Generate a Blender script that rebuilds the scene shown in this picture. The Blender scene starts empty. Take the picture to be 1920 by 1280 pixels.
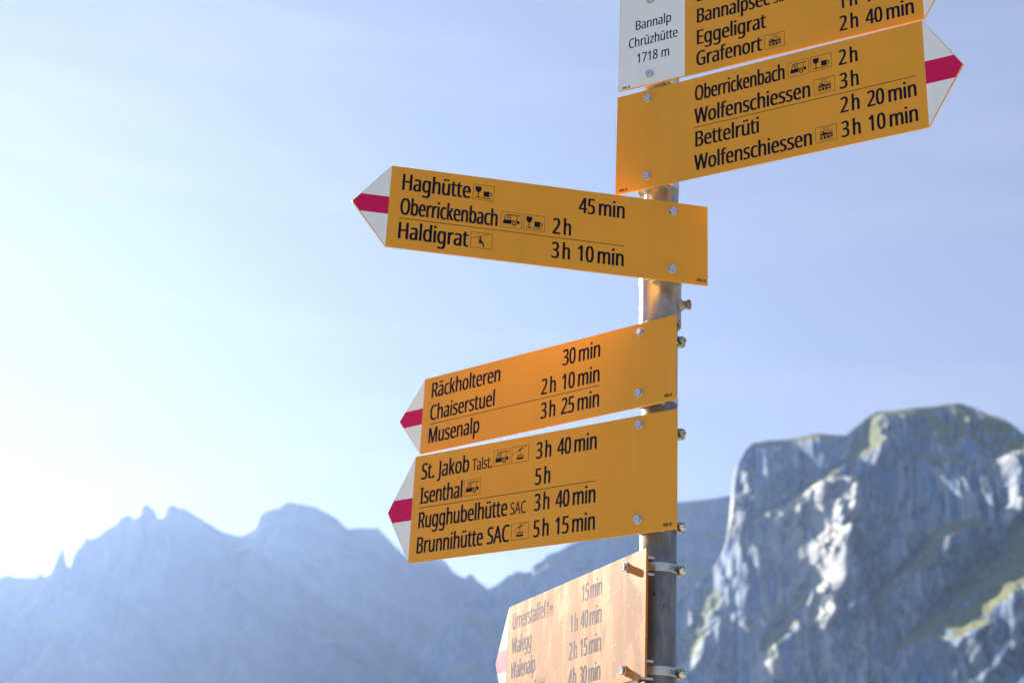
import bpy, bmesh, math, random
import numpy as np
from mathutils import Matrix, Vector
from mathutils.geometry import tessellate_polygon
R = math.radians
scene = bpy.context.scene
C = scene.collection

# ------------------------------------------------------------------ camera
EYE = 1.65                                   # eye height above the meadow
LENS, PITCH, ROLL = 50.321, 0.371294, 0.049704
cam = bpy.data.cameras.new('camera')
cam.lens = LENS; cam.sensor_width = 36.0; cam.clip_start = 0.05; cam.clip_end = 60000
cam.dof.use_dof = True; cam.dof.focus_distance = 2.42; cam.dof.aperture_fstop = 5.8; cam.dof.aperture_blades = 0
camo = bpy.data.objects.new('camera', cam); C.objects.link(camo)
camo.matrix_world = Matrix.Translation((0, 0, EYE)) @ Matrix.Rotation(R(90) + PITCH, 4, 'X') @ Matrix.Rotation(ROLL, 4, 'Z')
scene.camera = camo

# ------------------------------------------------------------------ light
SUN_AZ, SUN_EL = -27.6, 20.2                 # degrees from the view direction (+Y), minus = left
world = bpy.data.worlds.new('World'); scene.world = world; world.use_nodes = True
wn = world.node_tree.nodes; wl = world.node_tree.links; wn.clear()
sky = wn.new('ShaderNodeTexSky'); sky.sky_type = 'NISHITA'; sky.sun_disc = False
sky.sun_elevation = R(SUN_EL); sky.sun_rotation = R(SUN_AZ)
sky.altitude = 1700; sky.air_density = 1.0; sky.dust_density = 1.0; sky.ozone_density = 4.0
bg = wn.new('ShaderNodeBackground'); bg.inputs['Strength'].default_value = 0.0815
wo = wn.new('ShaderNodeOutputWorld')
thin = wn.new('ShaderNodeGamma'); thin.inputs['Gamma'].default_value = 0.22    # thin high veil evens the sky out
tint = wn.new('ShaderNodeMix'); tint.data_type = 'RGBA'; tint.blend_type = 'MULTIPLY'; tint.inputs[0].default_value = 1.0; tint.inputs[7].default_value = (0.975, 1.045, 1.32, 1)
wl.new(sky.outputs[0], thin.inputs['Color']); wl.new(thin.outputs[0], tint.inputs[6]); tcw = wn.new('ShaderNodeTexCoord'); mpw = wn.new('ShaderNodeMapping'); mpw.inputs['Rotation'].default_value = (0.25, -0.35, 0.0); mpw.inputs['Scale'].default_value = (1.2, 1.2, 9.0)
cir = wn.new('ShaderNodeTexNoise'); cir.inputs['Scale'].default_value = 2.2; cir.inputs['Detail'].default_value = 5; cir.inputs['Distortion'].default_value = 0.4
crp = wn.new('ShaderNodeValToRGB'); crp.color_ramp.elements[0].position = 0.50; crp.color_ramp.elements[0].color = (0, 0, 0, 1); crp.color_ramp.elements[1].position = 0.78; crp.color_ramp.elements[1].color = (0.22, 0.18, 0.10, 1)
cadd = wn.new('ShaderNodeMix'); cadd.data_type = 'RGBA'; cadd.blend_type = 'ADD'; cadd.inputs[0].default_value = 1.0      # wisps of cirrus
wl.new(tcw.outputs['Generated'], mpw.inputs['Vector']); wl.new(mpw.outputs[0], cir.inputs['Vector']); wl.new(cir.outputs['Fac'], crp.inputs[0])
wl.new(tint.outputs[2], cadd.inputs[6]); wl.new(crp.outputs[0], cadd.inputs[7]); wl.new(cadd.outputs[2], bg.inputs['Color']); wl.new(bg.outputs[0], wo.inputs['Surface'])
sun = bpy.data.lights.new('sun', 'SUN'); sun.energy = 4.8; sun.angle = R(0.53); sun.color = (1.0, 0.90, 0.76)
suno = bpy.data.objects.new('sun', sun); C.objects.link(suno)
to_sun = Vector((math.sin(R(SUN_AZ)) * math.cos(R(SUN_EL)), math.cos(R(SUN_AZ)) * math.cos(R(SUN_EL)), math.sin(R(SUN_EL))))
suno.rotation_euler = to_sun.to_track_quat('Z', 'Y').to_euler(); suno.location = (0, 0, 30)
scene.view_settings.view_transform = 'Standard'; scene.view_settings.look = 'None'
scene.view_settings.exposure = 2.10; scene.view_settings.gamma = 1.0
scene.render.engine = 'CYCLES'
scene.cycles.use_denoising = True
scene.cycles.volume_bounces = 1
scene.cycles.max_bounces = 8

# ------------------------------------------------------------------ helpers
def link(o, parent=None):
    C.objects.link(o)
    if parent is not None: o.parent = parent
    return o

def obj(name, bm, mat, parent=None, smooth=False, loc=None):
    me = bpy.data.meshes.new(name); bm.to_mesh(me); bm.free()
    me.materials.append(mat)
    if smooth:
        for p in me.polygons: p.use_smooth = True
    o = bpy.data.objects.new(name, me)
    if loc: o.location = loc
    return link(o, parent)

def thing(name, label, cat, loc, rotz=0.0, group=None):
    o = bpy.data.objects.new(name, None); C.objects.link(o)
    o.empty_display_size = 0.1
    o.location = loc; o.rotation_euler = (0, 0, rotz); o['label'] = label; o['category'] = cat
    if group: o['group'] = group
    return o

def structure(o):
    o['kind'] = 'structure'; return o

class NT:
    """small node-tree builder"""
    def __init__(self, name):
        self.m = bpy.data.materials.new(name); self.m.use_nodes = True
        self.n = self.m.node_tree.nodes; self.l = self.m.node_tree.links
        self.bsdf = self.n['Principled BSDF']
    def node(self, t, **kw):
        n = self.n.new(t)
        for k, v in kw.items(): setattr(n, k, v)
        return n
    def put(self, sock, v):
        if isinstance(v, bpy.types.NodeSocket): self.l.new(v, sock)
        else: sock.default_value = v
    def set(self, **kw):
        for k, v in kw.items(): self.put(self.bsdf.inputs[k.replace('_', ' ')], v)
        return self
    def coords(self, scale=(1, 1, 1), kind='Object', loc=(0, 0, 0), rot=(0, 0, 0)):
        tc = self.node('ShaderNodeTexCoord'); mp = self.node('ShaderNodeMapping')
        mp.inputs['Scale'].default_value = scale; mp.inputs['Location'].default_value = loc; mp.inputs['Rotation'].default_value = rot
        self.l.new(tc.outputs[kind], mp.inputs['Vector']); return mp.outputs[0]
    def noise(self, vec, scale, detail=4, rough=0.55, dist=0.0):
        n = self.node('ShaderNodeTexNoise'); n.inputs['Scale'].default_value = scale; n.inputs['Detail'].default_value = detail
        n.inputs['Roughness'].default_value = rough; n.inputs['Distortion'].default_value = dist
        self.l.new(vec, n.inputs['Vector']); return n.outputs['Fac']
    def voronoi(self, vec, scale, out='Distance', rnd=1.0):
        n = self.node('ShaderNodeTexVoronoi'); n.inputs['Scale'].default_value = scale; n.inputs['Randomness'].default_value = rnd
        self.l.new(vec, n.inputs['Vector']); return n.outputs[out]
    def ramp(self, fac, stops):
        n = self.node('ShaderNodeValToRGB'); e = n.color_ramp.elements
        while len(e) < len(stops): e.new(0.5)
        for el, (p, c) in zip(e, stops):
            el.position = p; el.color = (c, c, c, 1) if isinstance(c, (int, float)) else (*c, 1)
        self.put(n.inputs[0], fac); return n.outputs[0]
    def mix(self, fac, a, b, mode='MIX'):
        n = self.node('ShaderNodeMix', data_type='RGBA', blend_type=mode)
        self.put(n.inputs[0], fac)
        for i, v in ((6, a), (7, b)):
            self.put(n.inputs[i], (*v, 1) if isinstance(v, tuple) and len(v) == 3 else v)
        return n.outputs[2]
    def math(self, op, a, b=0.0, c=0.0, clamp=False):
        n = self.node('ShaderNodeMath', operation=op, use_clamp=clamp)
        self.put(n.inputs[0], a); self.put(n.inputs[1], b)
        if op in ('MULTIPLY_ADD', 'SMOOTH_MIN'): self.put(n.inputs[2], c)
        return n.outputs[0]
    def bump(self, h, strength=0.2, dist=0.001):
        n = self.node('ShaderNodeBump'); n.inputs['Strength'].default_value = strength; n.inputs['Distance'].default_value = dist
        self.l.new(h, n.inputs['Height']); self.l.new(n.outputs[0], self.bsdf.inputs['Normal'])

# ------------------------------------------------------------------ materials
def panel_mat(name, base, seed, rough=0.42, weathered=False):
    t = NT(name)
    v = t.coords(loc=(seed * 3.1, seed * 1.7, seed * 0.9))
    big = t.noise(v, 9, 3)
    col = t.mix(t.ramp(big, [(0.3, 0.0), (0.75, 1.0)]), base, tuple(x * 0.93 for x in base))
    # a few fly specks and dirt dots
    d = t.voronoi(v, 38)
    gate = t.ramp(t.noise(v, 17, 1), [(0.55, 0.0), (0.6, 1.0)])
    speck = t.math('MULTIPLY', t.math('LESS_THAN', d, 0.045), gate)
    col = t.mix(t.math('MULTIPLY', speck, 0.55), col, (0.10, 0.06, 0.02))
    r = t.ramp(t.noise(v, 30, 4), [(0.3, rough - 0.05), (0.7, rough + 0.06)])
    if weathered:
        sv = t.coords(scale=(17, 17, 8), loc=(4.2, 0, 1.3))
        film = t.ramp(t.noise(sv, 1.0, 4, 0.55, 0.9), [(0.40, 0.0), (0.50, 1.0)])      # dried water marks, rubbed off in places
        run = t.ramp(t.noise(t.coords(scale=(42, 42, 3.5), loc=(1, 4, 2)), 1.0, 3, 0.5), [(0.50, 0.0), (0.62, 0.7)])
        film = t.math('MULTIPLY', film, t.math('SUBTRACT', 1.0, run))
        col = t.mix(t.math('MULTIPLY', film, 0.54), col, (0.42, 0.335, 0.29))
        fl = t.voronoi(t.coords(scale=(1, 1, 1), loc=(2, 5, 1)), 105)
        g2 = t.ramp(t.noise(v, 22, 2), [(0.47, 0.0), (0.52, 1.0)])
        fleck = t.math('MULTIPLY', t.math('LESS_THAN', fl, 0.15), g2)
        col = t.mix(fleck, col, (0.80, 0.78, 0.74))
        r = t.mix(film, (0.66, 0.66, 0.66), (0.80, 0.80, 0.80))
        t.bump(t.noise(v, 160, 3), 0.12, 0.0006)
    else:
        run = t.noise(t.coords(scale=(26, 26, 1.6), loc=(seed, 2.0, seed * .3)), 1.0, 4, 0.6)
        col = t.mix(t.ramp(run, [(0.52, 0.0), (0.72, 0.20)]), col, tuple(x * 0.72 + 0.02 for x in base))
        t.bump(t.noise(v, 5, 2), 0.25, 0.006)      # the sheet is not perfectly flat
    t.set(Base_Color=col, Roughness=r, Specular_IOR_Level=0.24 if weathered else 0.48)
    return t.m

YELLOW = (0.83, 0.365, 0.012)
M = {}
for k, s in (('A', 1), ('B', 2), ('C', 3), ('D', 4), ('E', 5)): M['panel' + k] = panel_mat('trail_yellow_' + k.lower(), YELLOW, s)
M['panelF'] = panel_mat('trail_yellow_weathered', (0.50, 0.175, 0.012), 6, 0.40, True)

def simple(name, col, rough=0.4, metal=0.0, vary=0.08, scale=60, bump=0.0, spec=0.5):
    t = NT(name); v = t.coords(); n = t.noise(v, scale, 4)
    c = t.mix(n, tuple(x * (1 - vary) for x in col), tuple(min(1, x * (1 + vary)) for x in col))
    t.set(Base_Color=c, Roughness=t.ramp(n, [(0.3, max(0.02, rough - 0.06)), (0.7, rough + 0.06)]), Metallic=metal, Specular_IOR_Level=spec)
    if bump: t.bump(t.noise(v, scale * 4, 3), bump, 0.0005)
    return t.m
M['white'] = simple('white_sheeting', (0.85, 0.91, 0.94), 0.42, vary=0.04, scale=20)
M['red'] = simple('red_stripe', (0.62, 0.004, 0.10), 0.45, vary=0.06, scale=20, spec=0.25)
M['ink'] = simple('black_lettering', (0.005, 0.009, 0.026), 0.5, vary=0.1, spec=0.12)
M['ink_sheen'] = simple('sheen_paled_lettering', (0.034, 0.055, 0.110), 0.72, vary=0.2, spec=0.12)  # sun's sheen over the letters is put into this paler ink colour
M['white_faded'] = simple('faded_white_sheeting', (0.70, 0.69, 0.66), 0.7, vary=0.08, scale=40, spec=0.3)
M['red_faded'] = simple('faded_red_stripe', (0.50, 0.11, 0.20), 0.7, vary=0.12, scale=40, spec=0.3)
M['steel'] = simple('stainless_steel', (0.60, 0.63, 0.68), 0.14, 1.0, 0.10, 300, 0.05)
M['zinc'] = simple('zinc_bracket', (0.66, 0.64, 0.60), 0.36, 1.0, 0.15, 120, 0.06)
M['brass'] = simple('yellow_passivated_steel', (0.36, 0.32, 0.20), 0.26, 1.0, 0.25, 200, 0.08)
M['dark'] = simple('dark_slot', (0.012, 0.012, 0.012), 0.6)

def galvanised(name, lo, hi, rough):
    t = NT(name)
    v = t.coords(); n1 = t.noise(v, 28, 6, 0.65); n2 = t.noise(t.coords(scale=(1, 1, 0.22)), 55, 5, 0.6)
    c = t.mix(t.ramp(n1, [(0.3, 0.0), (0.72, 1.0)]), lo, hi)
    c = t.mix(t.ramp(n2, [(0.52, 0.0), (0.72, 0.55)]), c, (0.40, 0.37, 0.32))
    d = t.voronoi(t.coords(scale=(1, 1, 0.6), loc=(.3, .1, .7)), 48)
    g = t.ramp(t.noise(v, 14, 2), [(0.5, 0.0), (0.58, 1.0)])
    c = t.mix(t.math('MULTIPLY', t.math('LESS_THAN', d, 0.10), g), c, (0.035, 0.034, 0.033))
    sc = t.noise(t.coords(scale=(1, 1, 0.05), rot=(0.5, 0.9, 0.2)), 150, 3)
    c = t.mix(t.ramp(sc, [(0.68, 0.0), (0.74, 0.5)]), c, (0.07, 0.07, 0.075))
    t.set(Base_Color=c, Metallic=0.75, Roughness=t.ramp(n1, [(0.3, rough), (0.7, rough + 0.16)]))
    t.bump(t.noise(v, 420, 4), 0.22, 0.0006)
    return t.m
M['pipe'] = galvanised('galvanised_pipe', (0.11, 0.118, 0.128), (0.24, 0.25, 0.26), 0.36)
M['sleeve'] = galvanised('galvanised_sleeve', (0.24, 0.225, 0.205), (0.50, 0.475, 0.43), 0.32)

# ------------------------------------------------------------------ background: noise and mountains
_rng = np.random.RandomState(11)
_perm = np.concatenate([_rng.permutation(256)] * 3)
_grad = _rng.normal(size=(256, 3)); _grad /= np.linalg.norm(_grad, axis=1)[:, None]
def perlin(x, y, z):
    x, y, z = np.broadcast_arrays(x, y, z)
    xi, yi, zi = (np.floor(a).astype(int) for a in (x, y, z))
    xf, yf, zf = x - xi, y - yi, z - zi
    f = lambda t: t * t * t * (t * (t * 6 - 15) + 10)
    u, v, w = f(xf), f(yf), f(zf)
    out = 0
    for i in (0, 1):
        for j in (0, 1):
            for k in (0, 1):
                h = _perm[_perm[_perm[(xi + i) & 255] + ((yi + j) & 255)] + ((zi + k) & 255)]
                gr = _grad[h]
                d = gr[..., 0] * (xf - i) + gr[..., 1] * (yf - j) + gr[..., 2] * (zf - k)
                out = out + d * (u if i else 1 - u) * (v if j else 1 - v) * (w if k else 1 - w)
    return out * 1.6
def fbm(x, y, z, o=5, g=0.5):
    s, a = 0, 1.0
    for k in range(o):
        s = s + a * perlin(x * 2 ** k + 7.3 * k, y * 2 ** k + 3.1 * k, z * 2 ** k + 1.7 * k); a *= g
    return s
def ridged(x, y, z, o=5, g=0.5):
    s, a = 0, 1.0
    for k in range(o):
        s = s + a * (1 - 2 * np.abs(perlin(x * 2 ** k + 5.3 * k, y * 2 ** k + 9.1 * k, z * 2 ** k + 2.7 * k))); a *= g
    return s
def smooth(a, b, t):
    t = np.clip((t - a) / (b - a), 0, 1); return t * t * (3 - 2 * t)

FPX = LENS / 36.0 * 1920.0
def sight(px, py):
    """slope (dx/dy, dz/dy) of the line of sight through a point of the 1920 x 1280 survey picture: gives real bearings and heights of the summits"""
    a, b = np.asarray(px, float) - 960, np.asarray(py, float) - 640
    cr, sr = math.cos(ROLL), math.sin(ROLL)
    x, y = cr * a + sr * b, -sr * a + cr * b
    ct, st = math.cos(PITCH), math.sin(PITCH)
    d = FPX * ct + y * st
    return x / d, (FPX * st - y * ct) / d

def grid_mesh(name, X, Y, Z, mat, meadow=None, pale=None):
    nj, ni = X.shape
    co = np.stack([X, Y, Z], -1).reshape(-1, 3).astype(np.float32)
    a = (np.arange(nj - 1)[:, None] * ni + np.arange(ni - 1)[None]).ravel()
    f = np.stack([a, a + ni, a + ni + 1, a + 1], -1).astype(np.int32)
    me = bpy.data.meshes.new(name)
    me.vertices.add(len(co)); me.vertices.foreach_set('co', co.ravel())
    me.loops.add(f.size); me.loops.foreach_set('vertex_index', f.ravel())
    me.polygons.add(len(f)); me.polygons.foreach_set('loop_start', np.arange(0, f.size, 4, dtype=np.int32))
    me.polygons.foreach_set('loop_total', np.full(len(f), 4, np.int32))
    me.update(calc_edges=True); me.materials.append(mat)
    if meadow is not None:
        at = me.attributes.new('meadow', 'FLOAT', 'POINT'); at.data.foreach_set('value', meadow.astype(np.float32).ravel())
    if pale is not None:
        at = me.attributes.new('pale', 'FLOAT', 'POINT'); at.data.foreach_set('value', pale.astype(np.float32).ravel())
    me.polygons.foreach_set('use_smooth', np.ones(len(f), bool))
    return structure(link(bpy.data.objects.new(name, me)))

def rock_mat(name, tint, grass_lo, grass_hi, scale, crisp=1.0):
    t = NT(name)
    v = t.coords()
    g = t.node('ShaderNodeNewGeometry'); sep = t.node('ShaderNodeSeparateXYZ'); t.l.new(g.outputs['Normal'], sep.inputs[0])
    n1 = t.noise(v, 0.012 * scale, 6, 0.6)
    n2 = t.noise(t.coords(scale=(1, 1, 0.16)), 0.05 * scale, 5, 0.6)
    n3 = t.noise(t.coords(scale=(0.25, 0.25, 1.0), rot=(0.12, 0.05, 0)), 0.06 * scale, 4, 0.6)
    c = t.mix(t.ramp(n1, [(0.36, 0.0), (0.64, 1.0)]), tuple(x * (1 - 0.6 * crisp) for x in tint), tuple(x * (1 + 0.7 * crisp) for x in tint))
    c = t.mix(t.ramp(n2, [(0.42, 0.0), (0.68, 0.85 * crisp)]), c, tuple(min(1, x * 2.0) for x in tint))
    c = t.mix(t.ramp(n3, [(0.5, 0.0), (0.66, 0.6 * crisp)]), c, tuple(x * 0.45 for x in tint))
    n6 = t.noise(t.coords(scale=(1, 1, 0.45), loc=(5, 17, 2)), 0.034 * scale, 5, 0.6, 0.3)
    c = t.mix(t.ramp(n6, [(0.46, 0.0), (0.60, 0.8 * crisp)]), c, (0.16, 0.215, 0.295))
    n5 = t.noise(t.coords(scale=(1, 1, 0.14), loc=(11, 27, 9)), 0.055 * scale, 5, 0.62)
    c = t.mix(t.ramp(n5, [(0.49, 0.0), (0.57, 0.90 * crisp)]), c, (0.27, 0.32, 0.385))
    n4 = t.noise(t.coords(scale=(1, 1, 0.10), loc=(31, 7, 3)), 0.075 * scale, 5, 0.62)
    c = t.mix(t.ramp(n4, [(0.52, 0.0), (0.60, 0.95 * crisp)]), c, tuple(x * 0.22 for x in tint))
    ap = t.node('ShaderNodeAttribute', attribute_name='pale')        # paler limestone, with sun brightness painted onto the lit ribs
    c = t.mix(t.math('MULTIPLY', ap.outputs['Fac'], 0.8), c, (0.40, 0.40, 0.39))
    gr = t.math('ADD', sep.outputs[2], t.math('MULTIPLY', t.math('SUBTRACT', t.noise(v, 0.03 * scale, 5, 0.6), 0.5), 0.55))
    at = t.node('ShaderNodeAttribute', attribute_name='meadow')      # where turf covers the rock
    gr = t.math('ADD', gr, t.math('MULTIPLY', at.outputs['Fac'], 0.55))
    fac = t.ramp(gr, [(grass_lo, 0.0), (grass_hi, 1.0)])
    gc = t.mix(t.noise(v, 0.05 * scale, 4), (0.060, 0.085, 0.020), (0.155, 0.168, 0.036))
    c = t.mix(fac, c, gc)
    t.set(Base_Color=c, Roughness=0.92, Specular_IOR_Level=0.15)
    return t.m
M['rock'] = rock_mat('cliff_rock', (0.028, 0.088, 0.200), 0.50, 0.62, 1.0)  # tint carries the blue of skylight and haze on the shaded face
M['rock_mid'] = rock_mat('shoulder_rock', (0.050, 0.085, 0.150), 0.55, 0.80, 0.5, 0.22)
M['rock_far'] = rock_mat('far_rock', (0.115, 0.11, 0.105), 0.80, 1.2, 0.22, 0.10)

# distant shadowed ridge on the left -- summit line surveyed along the skyline
def far_ridge():
    sk = np.array([(-900,1010),(-560,1120),(-300,1060),(-120,1100),(0,1084),(15,1076),(28,1082.5),(69,1082),(76,1073),(82,1080),(92,1078),(100,1065),(112,1035),(118,1025),(121,1044),(125,1060),
        (130,1065),(136,1057),(161,1009),(171,1010),(184,1006),(202,992),(219,982),(229,969),(237,965),(249,970),(257,977),(262,973),(268,949),(276,944),
        (291,958),(294,971),(298,972),(307,960),(322,945),(337,952),(345,952.5),(375,971),(397,984),(420,998),(431,999),(441,1003),(454,1004),(469,997.5),
        (480,990),(486,981),(488,967.5),(506,956),(525,952.5),(536,943),(547,941),(570,946),(592,950.6),(615,962),(634,973),(645,986),(654,993),(675,989),
        (694,990),(707,988),(716,996),(745,1028),(763,1045),(800,1036),(830,1048),(842,1060),(848,1070),(862,1080),(872,1083),(880,1075),(887,1078),(895,1088),(917,1104),(960,1128),(1040,1180),(1160,1260),(1300,1340),(1500,1400)], float)
    px = np.concatenate([np.arange(-900, 0, 9), np.arange(0, 930, 1.9), np.arange(930, 1500, 7)])
    py = np.interp(px, sk[:, 0], sk[:, 1]) + 1.0 * perlin(px * 0.11, 3.3, 0.7)
    dist = 3300 + 0 * px + 120 * perlin(px * .004, 1.1, 0)
    sx, sz = sight(px, py)
    xr, zr = sx * dist, sz * dist + EYE
    t = np.concatenate([-np.linspace(1, 0, 14)[:-1] ** 1.5, np.linspace(0, 1, 210) ** 1.25])[:, None]
    tf, tb = np.clip(t, 0, 1), np.clip(-t, 0, 1)
    zb = -20
    Z = zr + (zb - zr) * tf - tb * 420
    Y = dist - (zr - zb) * (0.55 * tf + 0.75 * tf ** 2) + tb * 700
    X = xr + 0 * Y
    amp = smooth(0.0, 0.10, tf)
    rel = ridged((X + 0.75 * Z) / 300, Y / 520, Z / 420, 5, 0.32) * 64 + ridged((X + 1.2 * Z) / 120, Z / 360, Y / 300, 3, 0.4) * 4
    Y = Y - amp * rel + 22 * amp
    Z = Z + amp * 5 * fbm(X / 90, Y / 90, Z / 90, 3)
    return grid_mesh('mountain_ridge', X, Y, Z, M['rock_far'])
far_ridge()

# grassy shoulder between the far ridge and the cliff
def mid_shoulder():
    sk = np.array([(560,1560),(700,1330),(800,1210),(860,1145),(905,1110),(918,1102),(939,1090.5),(954,1076),(960,1078),(966,1070),(984,1073),(997,1070),(1001,1059),(1017,1051),
        (1027,1040),(1052,1031),(1067,1021),(1100,1005),(1140,985),(1190,962),(1230,950),(1271,941),(1305,938),(1335,934),(1370,928),(1420,920),(1600,900),(1900,880),(2300,900)], float)
    px = np.concatenate([np.arange(560, 860, 8), np.arange(860, 1420, 2.2), np.arange(1420, 2300, 14)])
    py = np.interp(px, sk[:, 0], sk[:, 1]) + 1.2 * perlin(px * 0.09, 8.3, 2.7)
    dist = 2750 + 0.12 * (px - 900)
    sx, sz = sight(px, py)
    xr, zr = sx * dist, sz * dist + EYE
    t = np.concatenate([-np.linspace(1, 0, 12)[:-1] ** 1.5, np.linspace(0, 1, 200) ** 1.2])[:, None]
    tf, tb = np.clip(t, 0, 1), np.clip(-t, 0, 1)
    zb = -20
    Z = zr + (zb - zr) * tf - tb * 250
    Y = dist - (zr - zb) * (0.5 * tf + 0.9 * tf ** 2) + tb * 500
    X = xr + 0 * Y
    amp = smooth(0.0, 0.06, tf)
    terr = ridged((X - 0.4 * Z) / 420, Y / 500, (Z + 0.15 * X) / 75, 4, 0.45) * 9 + ridged((X + 0.5 * Z) / 90, Z / 170, 4.4, 4, 0.42) * 14
    Y = Y - amp * terr
    Z = Z + amp * 7 * fbm(X / 45, Y / 45, Z / 45, 4)
    return grid_mesh('mountain_shoulder', X, Y, Z, M['rock_mid'])
mid_shoulder()

RIBS = [([(1498,940),(1506,1000),(1514,1060),(1508,1120),(1503,1190)], 10, 46, 1.0), ([(1462,965),(1470,1030),(1478,1080),(1468,1160)], 7, 42, .9), ([(1432,985),(1440,1040),(1436,1085)], 5, 26, .6), ([(1371,935),(1367,1010)], 6, 22, .9), ([(1556,950),(1550,1010)], 6, 30, .6), ([(1508,1180),(1520,1290)], 5, 26, .5), ([(1412,1205),(1405,1300)], 10, 34, .9),
        ([(1545,935),(1536,990),(1528,1060)], 7, 38, .5), ([(1642,1045),(1628,1110)], 10, 50, .3), ([(1826,895),(1845,960),(1832,1020)], 9, 30, .3), ([(1868,850),(1886,960)], 8, 26, .3), ([(1905,900),(1915,1010)], 8, 26, .3),
        ([(1582,1000),(1576,1070)], 5, 16, .3), ([(1575,1150),(1582,1290)], 5, 16, .3), ([(1690,1150),(1702,1290)], 4, 12, .3), ([(1287,1150),(1283,1260)], 8, 26, .8), ([(1413,945),(1426,1020)], 4, 14, .3),
        ([(1388,895),(1396,965)], 6, 20, .3), ([(1445,880),(1437,915)], 5, 14, .3), ([(1330,1180),(1322,1290)], 5, 16, .3)]
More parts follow.
